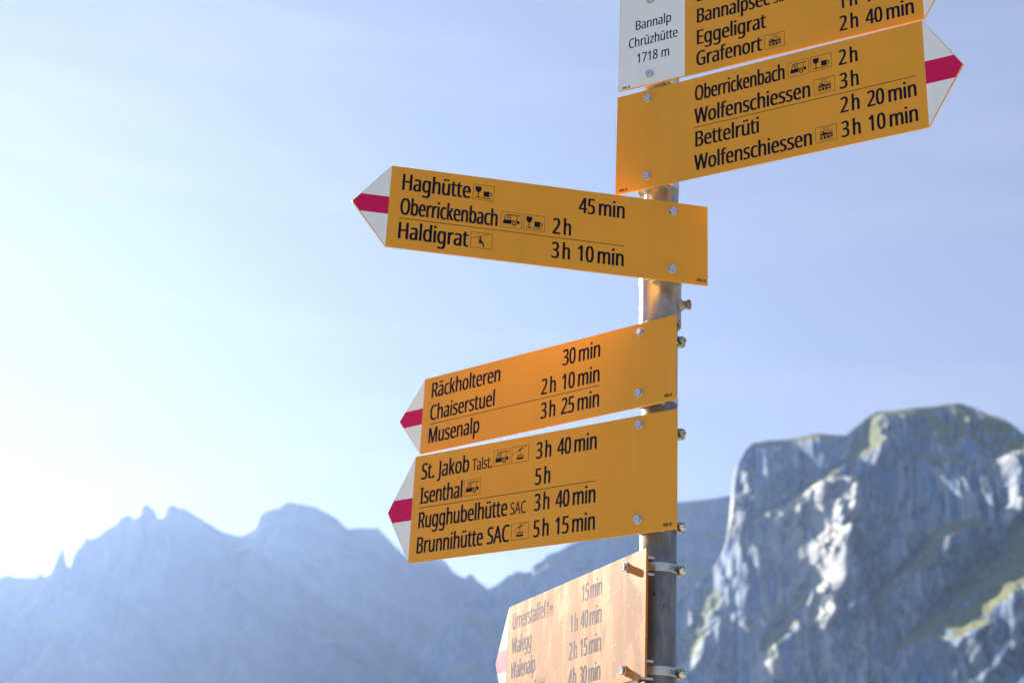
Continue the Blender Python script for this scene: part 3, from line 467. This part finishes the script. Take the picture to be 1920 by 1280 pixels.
'ä': (450, ['231,437 261,436 287,432 311,425 331,415 347,403 368,375 381,338 385,293 385,0 334,0 320,61 317,61 304,46 292,33 279,22 265,13 250,5 234,-1 216,-5 195,-7 172,-8 148,-7 124,-2 103,6 84,16 68,30 55,48 45,68 39,92 37,119 43,159 59,192 87,219 110,231 137,241 168,249 203,254 243,257 316,259 316,285 313,317 306,342 293,359 275,371 253,378 227,380 205,379 183,376 163,370 106,347 84,400 104,410 126,419 151,426 177,432 204,436', '252,208 204,203 167,195 141,182 124,165 113,144 110,119 112,97 120,79 132,66 148,56 167,51 188,49 223,52 253,62 279,79 299,103 311,134 315,172 315,210', '113,546 114,559 118,569 124,576 132,581 141,584 151,585 160,584 169,581 177,576 183,569 187,559 188,546 187,534 183,524 177,516 169,510 160,507 151,506 141,507 132,510 124,516 118,524 114,534', '264,546 265,559 269,569 275,576 282,581 291,584 301,585 310,584 319,581 327,576 333,569 337,559 338,546 337,534 333,524 327,516 319,510 310,507 301,506 291,507 282,510 275,516 269,524 265,534']),
'ü': (496, ['427,430 427,0 370,0 359,57 356,57 346,43 334,31 321,20 306,11 290,4 273,-1 256,-5 238,-7 220,-8 187,-6 159,-1 134,8 112,21 95,38 81,59 71,85 65,114 63,148 63,430 135,430 135,153 137,122 145,96 158,76 176,62 200,53 230,51 260,53 285,59 306,69 323,82 336,100 345,121 352,146 356,175 357,206 357,430', '136,546 137,559 141,569 147,576 155,581 164,584 173,585 183,584 192,581 200,576 206,569 210,559 211,546 210,534 206,524 200,516 192,510 183,507 173,506 164,507 155,510 147,516 141,524 137,534', '286,546 287,559 291,569 297,576 305,581 314,584 323,585 333,584 342,581 350,576 356,569 360,559 361,546 360,534 356,524 350,516 342,510 333,507 323,506 314,507 305,510 297,516 291,524 287,534']),
}

# ------------------------------------------------------------------ lettering
def build_fill(groups, name, mat, parent, y):
    """flat filled outlines (u, v up; in mm) laid on the face at local depth y (m); a group is an outline followed by its holes"""
    vs, fs = [], []
    for gi, loops in enumerate(groups):
        flat = [q for lp in loops for q in lp]; base = len(vs)
        yy = y - 0.000006 * (gi % 5)
        vs += [(q[0] / 1000, yy, q[1] / 1000) for q in flat]
        for tri in tessellate_polygon([[Vector((q[0], q[1], 0)) for q in lp] for lp in loops]):
            a, c, d = (flat[k] for k in tri)
            s = (c[0] - a[0]) * (d[1] - a[1]) - (c[1] - a[1]) * (d[0] - a[0])
            if abs(s) < 1e-7: continue
            fs.append([base + k for k in (tri if s > 0 else tri[::-1])])
    me = bpy.data.meshes.new(name); me.from_pydata(vs, [], fs); me.update(); me.materials.append(mat)
    return link(bpy.data.objects.new(name, me), parent)

def glyph_polys(text, u0, v, u1, cap, bold=(1.02, 0.32)):
    k = cap / 573.0; x = 0.0; raw = []
    for ch in text:
        if ch == ' ': x += 240; continue
        if ch == '\u2009': x += 130; continue
        adv, ps = GLYPHS[ch]
        raw.append([[(x + a, b) for a, b in (tuple(map(int, q.split(','))) for q in p.split())] for p in ps])
        x += adv
    lo = min(q[0] for g in raw for p in g for q in p); hi = max(q[0] for g in raw for p in g for q in p)
    bx = bold[0] * cap / 30
    if u1 is None: xs = k * 0.68
    else: xs = (u1 - u0 - 2 * bx) / (hi - lo)
    def heavier(p, s):      # the stems are thickened by a second strike shifted sideways
        return [((a - lo) * xs + u0 + bx + s * bx, b * k + v) for a, b in p]
    out = []
    for g in raw:
        area = lambda p: abs(sum(p[i - 1][0] * p[i][1] - p[i][0] * p[i - 1][1] for i in range(len(p))))
        ls = sorted(g, key=area, reverse=True)
        inside = lambda o, p: min(q[0] for q in o) < p[0][0] < max(q[0] for q in o) and min(q[1] for q in o) < p[0][1] < max(q[1] for q in o)
        gs = []
        for p in ls:
            for h in gs:
                if inside(h[0], p): h.append(p); break
            else: gs.append([p])
        out += [[heavier(p, s) for p in h] for s in (-1, 1) for h in gs]
    return out

# ------------------------------------------------------------------ pictograms (36.5 x 29 mm, origin bottom left)
def rect(a, b, c, d): return [(a, b), (c, b), (c, d), (a, d)]
def disc(x, y, r, n=24): return [(x + r * math.cos(2 * math.pi * i / n), y + r * math.sin(2 * math.pi * i / n)) for i in range(n)]
def stroke(a, b, w):
    d = Vector((b[0] - a[0], b[1] - a[1])).normalized() * w / 2
    return [(a[0] + d.y, a[1] - d.x), (b[0] + d.y, b[1] - d.x), (b[0] - d.y, b[1] + d.x), (a[0] - d.y, a[1] + d.x)]
def ring(x, y, r0, r1): return [disc(x, y, r1), disc(x, y, r0)]
W_, H_ = 36.5, 29.0
FRAME = [rect(0, 0, W_, H_), rect(.6, .6, W_ - .6, H_ - .6)]
HOLE = 'hole'
PICTO = {
 'cup': [[(4, 25.2), (14.6, 25.2), (14.3, 18.6), (12.6, 15.6), (10.1, 14.2), (10.1, 5.8), (14.3, 5.4), (14.3, 4.2), (4.3, 4.2), (4.3, 5.4), (8.5, 5.8), (8.5, 14.2), (6, 15.6), (4.3, 18.6)],
         rect(18.4, 7.4, 28.2, 17.4), [(28.3, 16.2), (31, 16.2), (32.6, 14.6), (32.6, 10.6), (31, 9), (28.3, 9), (28.3, 10.3), (30.4, 10.3), (31.2, 11.2), (31.2, 14), (30.4, 14.9), (28.3, 14.9)],
         rect(15.8, 3.8, 31.6, 5.2)],
 'bus': [[(4.2, 6.8), (4, 10.5), (5.6, 14.2), (32.4, 14.2), (32.4, 8.4), (28.6, 8.4), (28.0, 10.6), (26.2, 12.6), (23.4, 13.2), (20.6, 12.6), (18.6, 10.6), (18, 6.8)],
         ring(23.3, 7.9, 2.1, 4.0),
         [(5.4, 14.4), (8.2, 24.6), (9.5, 24.6), (6.8, 14.4)], rect(11, 14.4, 12, 23.0), rect(13.6, 14.4, 14.6, 23.0), rect(16.2, 14.4, 17.2, 23.0),
         rect(9.7, 23.2, 33, 24.6), rect(27.2, 14.4, 28.2, 23.0)],
 'train': [rect(8, 26.3, 29.5, 26.8), [(18.2, 25.8), (23, 23.2), (20, 20.7), (19.3, 21.2), (21.7, 23.2), (18.2, 25.1), (14.7, 23.2), (17.1, 21.2), (16.4, 20.7), (13.4, 23.2)],
         [(7.6, 12.2), (9.3, 20), (14.6, 20), (14.6, 17), (18.8, 17), (18.8, 15.2), (29.6, 15.2), (29.6, 12.2)], HOLE, [(9.2, 15.2), (12.4, 15.2), (12.4, 18.7), (10.1, 18.7)],
         rect(16, 19.3, 29.6, 19.8), rect(20, 18, 29.6, 18.5), rect(20, 16.7, 29.6, 17.2),
         rect(7.4, 10.2, 29.6, 11.4), disc(16, 7.5, 2.4), disc(21.8, 7.5, 2.4), [(7.2, 5.6), (7.8, 8.6), (12.6, 8.6), (12.0, 5.6)], rect(25, 6.4, 29.6, 9.2), rect(7.2, 3.4, 30, 3.9)],
 'cable': [stroke((.6, 14.6), (13.6, 20.4), .55), stroke((13.4, 20.6), (23.0, 25.0), 2.4), stroke((23, 24.7), (32.6, 28.4), .55), rect(17.7, 13.2, 18.6, 21),
         [(11, 5.2), (11, 13.2), (25.3, 13.2), (25.3, 5.2)], HOLE, rect(12.4, 8.6, 15.4, 12.1), HOLE, rect(16.6, 8.6, 19.7, 12.1), HOLE, rect(20.9, 8.6, 23.9, 12.1)],
 'chair': [stroke((.6, 16.8), (31.0, 28.3), .7), rect(12.6, 8.6, 13.2, 21.2), disc(16.5, 19.7, 1.9), [(14.2, 10), (14.4, 17.4), (17.6, 17.2), (19.4, 13.0), (22.8, 9.6), (22.8, 1.8), (21.0, 1.8), (20.6, 8.2), (19.2, 9.8)],
         rect(13.3, 8.4, 20.2, 9.2)],
}

def pictogram(kind, u, v, parent, y, w=36.5, h=29.0, ink=None):
    gs, nexthole = [FRAME], False
    for p in PICTO[kind]:
        if p is HOLE: nexthole = True; continue
        if nexthole: gs[-1] = gs[-1] + [p]; nexthole = False
        else: gs.append(p if isinstance(p[0], list) else [p])
    ps = [[[(u + a * w / W_, v + b * h / H_) for a, b in lp] for lp in g] for g in gs]
    return build_fill(ps, 'pictogram', ink or M['ink'], parent, y)

# ------------------------------------------------------------------ signpost hardware
POLE = (0.254047, 2.285818)
R_LOW, R_SLEEVE, R_UP = 0.0300, 0.0359, 0.0304
def lathe(profile, n=48):
    bm = bmesh.new(); rings = []
    for r, z in profile:
        rings.append([bm.verts.new((r * math.cos(2 * math.pi * i / n), r * math.sin(2 * math.pi * i / n), z)) for i in range(n)])
    for a, b in zip(rings, rings[1:]):
        for i in range(n): bm.faces.new((a[i], a[(i + 1) % n], b[(i + 1) % n], b[i]))
    return bm
def capends(bm):
    bmesh.ops.holes_fill(bm, edges=[e for e in bm.edges if e.is_boundary]); bmesh.ops.recalc_face_normals(bm, faces=bm.faces); return bm
def shade_auto(o, ang=35):
    me = o.data
    for p in me.polygons: p.use_smooth = True
    bm = bmesh.new(); bm.from_mesh(me)
    for e in bm.edges:
        e.smooth = not (len(e.link_faces) == 2 and e.calc_face_angle(0) > R(ang))
    bm.to_mesh(me); bm.free(); return o
def prism(outline, y0, y1):
    """outline in (x, z), extruded along y"""
    bm = bmesh.new()
    a = [bm.verts.new((x, y0, z)) for x, z in outline]; b = [bm.verts.new((x, y1, z)) for x, z in outline]
    bm.faces.new(a); bm.faces.new(b[::-1])
    for i in range(len(a)): bm.faces.new((a[i], b[i], b[(i + 1) % len(a)], a[(i + 1) % len(a)]))
    bmesh.ops.recalc_face_normals(bm, faces=bm.faces); return bm
def bevel(bm, w, seg=2, ang=30):
    es = [e for e in bm.edges if len(e.link_faces) == 2 and e.calc_face_angle(0) > R(ang)]
    bmesh.ops.bevel(bm, geom=es, offset=w, segments=seg, profile=0.5, affect='EDGES', clamp_overlap=True); return bm
def join(bm, other):
    me = bpy.data.meshes.new('tmp'); other.to_mesh(me); other.free(); bm.from_mesh(me); bpy.data.meshes.remove(me); return bm

def bolt(parent, u, z, yface, rot):
    m = 0.001
    wz = lathe([(0.1*m, 0), (7.7*m, 0), (7.9*m, .3*m), (7.9*m, 1.1*m), (7.5*m, 1.4*m), (5*m, 1.45*m)], 32)
    w = [(6.9*m * math.cos(R(60 * i) + rot), 6.9*m * math.sin(R(60 * i) + rot)) for i in range(6)]
    bm = bmesh.new()
    lo = [bm.verts.new((x, y, 1.35*m)) for x, y in w]; mid = [bm.verts.new((x, y, 6.2*m)) for x, y in w]
    bm.faces.new(lo[::-1])
    for i in range(6): bm.faces.new((lo[i], lo[(i + 1) % 6], mid[(i + 1) % 6], mid[i]))
    n = 36; top = [bm.verts.new((5.7*m * math.cos(2 * math.pi * i / n + rot), 5.7*m * math.sin(2 * math.pi * i / n + rot), 7.0*m)) for i in range(n)]
    inn = [bm.verts.new((4.6*m * math.cos(2 * math.pi * i / n + rot), 4.6*m * math.sin(2 * math.pi * i / n + rot), 7.05*m)) for i in range(n)]
    dip = [bm.verts.new((3.9*m * math.cos(2 * math.pi * i / n + rot), 3.9*m * math.sin(2 * math.pi * i / n + rot), 6.75*m)) for i in range(n)]
    for i in range(6):
        for j in range(6):
            a, b = top[(6 * i + j) % n], top[(6 * i + j + 1) % n]
            if j < 3: bm.faces.new((mid[i], b, a)) if j != 2 else bm.faces.new((mid[i], mid[(i + 1) % 6], b, a))
            else: bm.faces.new((mid[(i + 1) % 6], b, a))
    for i in range(n):
        bm.faces.new((top[i], top[(i + 1) % n], inn[(i + 1) % n], inn[i])); bm.faces.new((inn[i], inn[(i + 1) % n], dip[(i + 1) % n], dip[i]))
    bm.faces.new(dip)
    bmesh.ops.recalc_face_normals(bm, faces=bm.faces)
    M4 = Matrix.Translation((u, yface, z)) @ Matrix.Rotation(R(90), 4, 'X')
    bm.transform(M4); wz.transform(M4)
    o = shade_auto(obj('bolt', bm, M['steel'], parent), 15)
    shade_auto(obj('washer', wz, M['steel'], o))
    return o

def bracket(parent, z, yback, rad):
    """pressed saddle between the plate and the pipe: back plate and two flanges cut to the pipe"""
    pts = []
    n = 12; half = math.asin(min(0.95, 0.0235 / rad))
    for i in range(n + 1):
        a = -half + 2 * half * i / n
        pts.append((rad * math.sin(a), -rad * math.cos(a)))
    bm = bmesh.new()
    for s in (-1, 1):
        out = [(-0.0215, yback + 0.0004), (0.0215, yback + 0.0004)] + pts[::-1]
        pr = prism([(x, y) for x, y in out], z + s * 0.0135 - 0.0019, z + s * 0.0135 + 0.0019)
        for v in pr.verts: v.co = Vector((v.co.x, v.co.z, v.co.y))
        bmesh.ops.recalc_face_normals(pr, faces=pr.faces)
        join(bm, pr)
    join(bm, prism([(-0.0215, z - 0.0125), (0.0215, z - 0.0125), (0.0215, z + 0.0125), (-0.0215, z + 0.0125)], yback + 0.0004, yback + 0.0026))
    bmesh.ops.recalc_face_normals(bm, faces=bm.faces)
    return obj('bracket', bm, M['zinc'], parent)

def hose_clamp(parent, z, rad, world_ang, yaw):
    a0 = world_ang - yaw                      # angle of the screw housing round the pipe, in the sign's frame
    r0, r1, hh = rad + 0.0003, rad + 0.0013, 0.007
    bm = lathe([(r0, z - hh), (r1 - .0002, z - hh), (r1, z - hh + .0008), (r1, z + hh - .0008), (r1 - .0002, z + hh), (r0, z + hh)], 64)
    band = shade_auto(obj('hose_clamp', bm, M['zinc'], parent))
    # overlapping band end with its punched thread
    n = 14; b = bmesh.new(); rows = []
    for i in range(n + 1):
        a = a0 - R(64) + R(60) * i / n; hz = hh * (0.96 if i else 0.6)
        rows.append([b.verts.new((r * math.cos(a), r * math.sin(a), z + s * hz)) for r, s in ((r1, -1), (r1 + .0009, -.93), (r1 + .0009, .93), (r1, 1))])
    for p, q in zip(rows, rows[1:]):
        for k in range(3): b.faces.new((p[k], q[k], q[k + 1], p[k + 1]))
    b.faces.new(rows[0]); bmesh.ops.recalc_face_normals(b, faces=b.faces)
    shade_auto(obj('band_end', b, M['zinc'], band))
    s = bmesh.new()
    for i in range(9):
        a = a0 - R(59) + R(5.2) * i; rr = r1 + .0011
        q = [(a, -.62), (a + R(1.9), -.62), (a + R(4.4), .62), (a + R(2.5), .62)]
        s.faces.new([s.verts.new((rr * math.cos(x), rr * math.sin(x), z + y * hh)) for x, y in q])
    obj('slots', s, M['dark'], band)
    # worm housing and screw (axis tangent to the pipe)
    T = Matrix.Rotation(a0, 4, 'Z') @ Matrix.Translation((r1 + 0.0062, 0, z)) @ Matrix.Scale(1.22, 4)
    hb = prism([(-.0052, -.0068), (.0012, -.0068), (.0044, -.0046), (.0054, 0), (.0044, .0046), (.0012, .0068), (-.0052, .0068)], -.0062, .0062)
    bevel(hb, .0008, 2)
    hb.transform(T); hs = obj('screw_housing', hb, M['brass'], band)
    sc = lathe([(.0001, -.0135), (.0040, -.0135), (.0046, -.0130), (.0046, -.0092), (.0036, -.0088), (.0036, .0105), (.0030, .0112), (.0001, .0112)], 12)
    sc.transform(T @ Matrix.Translation((.0004, 0, 0)) @ Matrix.Rotation(R(-90), 4, 'X') @ Matrix.Rotation(R(12), 4, 'X'))
    shade_auto(obj('clamp_screw', sc, M['steel'], band), 25)
    sl = prism([(-.0038, -.0006), (.0038, -.0006), (.0038, .0006), (-.0038, .0006)], -.0137, -.0134)
    sl.transform(T @ Matrix.Translation((.0004, 0, 0)) @ Matrix.Rotation(R(35), 4, 'Y'))
    obj('screw_slot', sl, M['dark'], band)
    return band

# ------------------------------------------------------------------ the post
post = thing('signpost', 'weathered galvanised steel signpost pipe with a wider sleeve, carrying all the yellow trail signs', 'post', (POLE[0], POLE[1], 0))
shade_auto(obj('lower_pipe', lathe([(R_LOW, -0.5), (R_LOW, EYE + 0.99)], 64), M['pipe'], post))
zs0, zs1 = EYE + 0.9300, EYE + 1.150
sl = shade_auto(obj('sleeve', lathe([(R_LOW + .0004, zs0 + .004), (R_SLEEVE - .0012, zs0 - .0004), (R_SLEEVE + .0003, zs0 + .0004), (R_SLEEVE + .0004, zs0 + .004), (R_SLEEVE, zs0 + .010),
        (R_SLEEVE, zs1 - .002), (R_SLEEVE - .0006, zs1), (R_UP + .0004, zs1)], 64), M['sleeve'], post), 40)
shade_auto(obj('upper_pipe', capends(lathe([(R_UP, EYE + 1.04), (R_UP, EYE + 1.668), (R_UP - .001, EYE + 1.67)], 64)), M['sleeve'], post))
def set_screw():
    za = EYE + 0.968; ang = R(-6.3 - 12)
    T = Matrix.Rotation(ang, 4, 'Z') @ Matrix.Translation((R_SLEEVE, 0, za)) @ Matrix.Rotation(R(90), 4, 'Y')
    boss = lathe([(.0125, -.004), (.0105, .0012), (.0078, .0034), (.0070, .0052), (.0074, .0075), (.0066, .0088), (.0045, .0090)], 20)
    for v in boss.verts: v.co.x += 0.0007 * math.sin(v.co.y * 900 + v.co.z * 1500); v.co.y += 0.0007 * math.sin(v.co.x * 1100)
    boss.transform(T); b = shade_auto(obj('welded_nut', boss, M['sleeve'], sl), 50)
    hexo = [(.0088 * math.cos(R(60 * i + 20)), .0088 * math.sin(R(60 * i + 20))) for i in range(6)]
    hd = prism(hexo, .0105, .0172); bevel(hd, .0007, 2)
    for v in hd.verts: v.co = Vector((v.co.x, v.co.z, v.co.y))
    bmesh.ops.recalc_face_normals(hd, faces=hd.faces)
    join(hd, capends(lathe([(.0042, .004), (.0042, .0106)], 16)))
    hd.transform(T); obj('sleeve_bolt', hd, M['rust'], sl)
M['rust'] = simple('browned_bolt_steel', (0.30, 0.20, 0.14), 0.42, 0.85, 0.25, 150, 0.1)
set_screw()

# ------------------------------------------------------------------ the signs
def sign_base(key, label, yaw, off, ue, uj, ar, zt, zb, bolts, rad, clamps, end_white=None, hidden_bolts=()):
    """ue: plain end, uj: foot of the arrow tip, ar: tip length (signed), metres along the plate from the pole axis"""
    ink = M['ink_sheen'] if key == 'F' else M['ink']
    root = thing('trail_sign', label, 'trail sign', (POLE[0], POLE[1], EYE + zb), yaw, 'yellow trail signs on the signpost')
    H = zt - zb; th = 0.0038; yf = -off
    out = [(ue, 0), (uj, 0), (uj + ar, H / 2), (uj, H), (ue, H)]
    if ue > uj: out = out[::-1]
    pb = prism(out, yf, yf + th); bevel(pb, 0.0007, 2)
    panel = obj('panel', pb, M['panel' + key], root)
    m = 1000.0; e = 1.3 if ar > 0 else -1.3
    L = ar * m; k = H * m / 2
    inset = 1.2
    tip = [(uj * m, inset * 0.9), (uj * m + L - e * 1.35, k), (uj * m, 2 * k - inset * .9)]
    s_ = 21.0 if H > 0.17 else 16.0
    hw = s_
    t_at = lambda d: (uj * m) + (L - e * 1.35) * (1 - d / (k - inset))
    mid = [(uj * m, k - hw), (t_at(hw), k - hw), (uj * m + L - e * 1.35, k), (t_at(hw), k + hw), (uj * m, k + hw)]
    build_fill([[tip]], 'arrow_tip', (M['white_faded'] if key == 'F' else M['white']), root, yf - 0.00004)
    build_fill([[mid]], 'red_stripe', (M['red_faded'] if key == 'F' else M['red']), root, yf - 0.00008)
    if end_white is not None:
        build_fill([[rect(ue * m + 1.2, 1.0, end_white, H * m - 1.0)]], 'end_plate', M['white'], root, yf - 0.00004)
    rng = random.Random(ord(key))
    for (u, v), ang in zip(bolts, clamps):
        z = H - v / m
        bolt(root, u / m, z, yf - (0.00012 if end_white else 0), rng.uniform(0, 1))
        bracket(root, z, yf + th, rad)
        hose_clamp(root, z, rad, ang, yaw)
    def text(s, u0, v, u1, cap=30.0, name='destination_text', bold=(1.02, 0.32)):
        build_fill(glyph_polys(s, u0, H * m - v, u1, cap, bold), name, ink, root, yf - 0.00012)
    def time(h, mn, ur, v, k=1.0):
        ps = []
        if h: ps += glyph_polys('%s\u2009h' % h, ur - (124.8 if h == '1' else 126) * k, H * m - v, ur - 93.6 * k, 29.5)
        if mn:
            ps += glyph_polys(mn, ur - (80.6 if mn[0] == '1' else 81.2) * k, H * m - v, ur - 52.4 * k, 29.5)
            ps += glyph_polys('min', ur - 46.0 * k, H * m - v, ur, 30)
        build_fill(ps, 'walking_time', ink, root, yf - 0.00012)
    def icon(kind, u, v, w=36.5, h=29.0): pictogram(kind, u, H * m - v, root, yf - 0.00012, w, h, ink)
    def rule(u0, u1, v): build_fill([[rect(u0, H * m - v - .55, u1, H * m - v + .55)]], 'divider_line', ink, root, yf - 0.00012)
    def code(u0, v): build_fill(glyph_polys('4096-20', u0, H * m - v, u0 + 16.3, 5.0, (1.9, .9)), 'code_text', ink, root, yf - 0.00012)
    return root, text, time, icon, rule, code

RIGHT, BACK, LEFT = R(-1), R(75), R(168)
# topmost, right-pointing, with the white place-name plate
r_, text, time, icon, rule, code = sign_base('A', 'topmost right-pointing yellow sign with white end plate reading Bannalp Chrüzhütte 1718 m', -0.51933, 0.05255, -0.06507, 0.48983, 0.0602, 1.58308, 1.38429,
    ((-2.5, 18.4), (-2.5, 177.5)), R_UP, (BACK, BACK), end_white=65.6)
text('Bannalp', -31.9, 76.5, 38.7, 20.0, bold=(.62, .22)); text('Chrüzhütte', -45.4, 112.2, 51.7, 20.0, bold=(.62, .22)); text('1718 m', -28.3, 148, 35.3, 20.0, bold=(.62, .22)); code(-57.5, 196.3)
text('Bannalp', 88.7, 49.0, 190); text('Bannalpsee', 88.9, 94.4, 228); text('St.', 233, 94.4, 252, 21); text('Eggeligrat', 88.7, 140, 218.8); text('Grafenort', 87.5, 184.2, 210.6)
icon('train', 215, 185.0)
time('', '30', 474.4, 93.5); time('1', '15', 474.4, 139.4); time('2', '40', 474.4, 183.8)
# second, right-pointing
r_, text, time, icon, rule, code = sign_base('B', 'right-pointing yellow sign with Oberrickenbach on its first line, below the white-ended sign', -0.54425, 0.05507, -0.0647, 0.49067, 0.0602, 1.37215, 1.17337,
    ((-2.6, 18.4), (-2.6, 176)), R_UP, (BACK, LEFT))
text('Oberrickenbach', 88.2, 47.2, 254.2); icon('bus', 260.3, 46.8); icon('cup', 300.4, 46.8); time('2', '', 475, 46.8)
text('Wolfenschiessen', 87, 93.2, 298.4); icon('train', 304.6, 92.0); time('3', '', 475, 92.4)
rule(87.6, 475.6, 100.6)
text('Bettelrüti', 88.9, 139.2, 206.5); time('2', '20', 474.7, 138)
text('Wolfenschiessen', 86.6, 185.2, 298.6); icon('train', 304.6, 184.2); time('3', '10', 474.6, 183.9); code(-57.3, 195.2)
# third, left-pointing, on the sleeve
r_, text, time, icon, rule, code = sign_base('C', 'left-pointing yellow sign with Haghütte on its first line, bolted to the wide sleeve', 0.17133, 0.06112, 0.06596, -0.48795, -0.06123, 1.14088, 0.99088,
    ((2.2, 18.6), (2.2, 127.9)), R_SLEEVE, (BACK, BACK))
text('Haghütte', -468.2, 43, -351.7); icon('cup', -348.1, 43.6); time('', '45', -82.9, 43.6)
text('Oberrickenbach', -468.5, 88.3, -303.1); icon('bus', -298.1, 88.1); icon('cup', -258.4, 88.1); time('2', '', -82.4, 88.8)
rule(-469.2, -82.8, 95.5)
text('Haldigrat', -468.5, 132.8, -350.4); icon('chair', -346.9, 133); time('3', '10', -82.9, 133.6); code(45.9, 144.2)
# fourth
r_, text, time, icon, rule, code = sign_base('D', 'left-pointing yellow sign reading Räckholteren, Chaiserstuel and Musenalp, just below the sleeve', -0.72493, 0.05291, 0.06861, -0.50987, -0.06172, 0.92016, 0.77043,
    ((-3.4, 16.5), (-3.4, 125.9)), R_LOW, (RIGHT, BACK))
text('Räckholteren', -489.4, 42.2, -316.5); time('', '30', -88.1, 42.4, 1.028)
text('Chaiserstuel', -489.6, 87.2, -327.2); time('2', '10', -88.1, 88, 1.028)
rule(-489.8, -87.9, 94.8)
text('Musenalp', -489.4, 132.2, -361.2); time('3', '25', -87.6, 132.8, 1.028); code(46.4, 142.5)
# fifth
r_, text, time, icon, rule, code = sign_base('E', 'left-pointing yellow sign with St. Jakob on its first line and Brunnihütte on its last', -0.66889, 0.05522, 0.06731, -0.49335, -0.05996, 0.75461, 0.55511,
    ((-3.3, 16.5), (-3.3, 176.7)), R_LOW, (RIGHT, RIGHT))
text('St. Jakob', -476.2, 46.4, -363.2); text('Talst.', -356.4, 46.2, -311.5, 21.5, bold=(.62, .28)); icon('bus', -308.4, 45.6, 37.2, 29.6); icon('cable', -267.8, 45.5, 37, 29.6); time('3', '40', -88.1, 44.8, 1.005)
text('Isenthal', -475.8, 92.4, -375.9); icon('bus', -372.2, 91.4, 37.2); time('5', '', -88.1, 91.4, 1.005)
rule(-476.7, -88.2, 100.1)
text('Rugghubelhütte', -475.1, 138, -271.8); text('SAC', -265.7, 137.4, -231.6, 21.5, bold=(.5, .26)); time('3', '40', -88, 137, 1.005)
text('Brunnihütte SAC', -475.1, 184.2, -264.7); icon('cable', -261.2, 183.2, 37.2); time('5', '15', -87.6, 183, 1.003); code(42.8, 193.2)
# sixth, weathered, turned towards the sun
r_, text, time, icon, rule, code = sign_base('F', 'stained faded sign with Urnerstaffel on its first line, turned edge-on and lit by the sun', -1.2100, 0.05242, 0.06245, -0.52406, -0.06008, 0.52433, 0.32407,
    ((-8.0, 17.9), (-8.0, 181.5)), R_LOW, (RIGHT, RIGHT))
text('Urnerstaffel', -502, 46.3, -344.1); icon('cup', -341.2, 45.4, 37.2); time('', '15', -100.3, 45.6, 1.02)
text('Walegg', -501.5, 92.2, -403.4); time('1', '40', -99.7, 91.2, 1.028)
text('Walenalp', -501, 138.4, -379.7); time('2', '15', -99.8, 138.2, 1.028)
text('Isenthal', -500.6, 184.2, -374.2); icon('bus', -369.4, 184.8, 37.2); time('4', '30', -99.4, 184.2, 1.028)
# the next sign down, of which only the top edge shows
r_, text, time, icon, rule, code = sign_base('F', 'lowest sign, only the top edge of its yellow plate showing under the stained sign', -1.2140, 0.05262, 0.0612, -0.52406, -0.06008, 0.3184, 0.1184,
    ((-8.0, 17.9), (-8.0, 181.5)), R_LOW, (RIGHT, RIGHT))

# ------------------------------------------------------------------ valley haze
def haze():
    bm = bmesh.new(); bmesh.ops.create_cube(bm, size=1.0)
    bm.transform(Matrix.Translation((0, 0, 490)) @ Matrix.Diagonal((16600, 16600, 1080, 1)))
    m = bpy.data.materials.new('valley_haze'); m.use_nodes = True; n = m.node_tree.nodes; n.clear()
    pv = n.new('ShaderNodeVolumePrincipled'); out = n.new('ShaderNodeOutputMaterial')
    pv.inputs['Color'].default_value = (0.325, 0.495, 0.92, 1); pv.inputs['Density'].default_value = HAZE; pv.inputs['Anisotropy'].default_value = 0.55
    m.node_tree.links.new(pv.outputs[0], out.inputs['Volume'])
    o = obj('haze', bm, m); o['kind'] = 'stuff'
HAZE = 0.000044
haze()
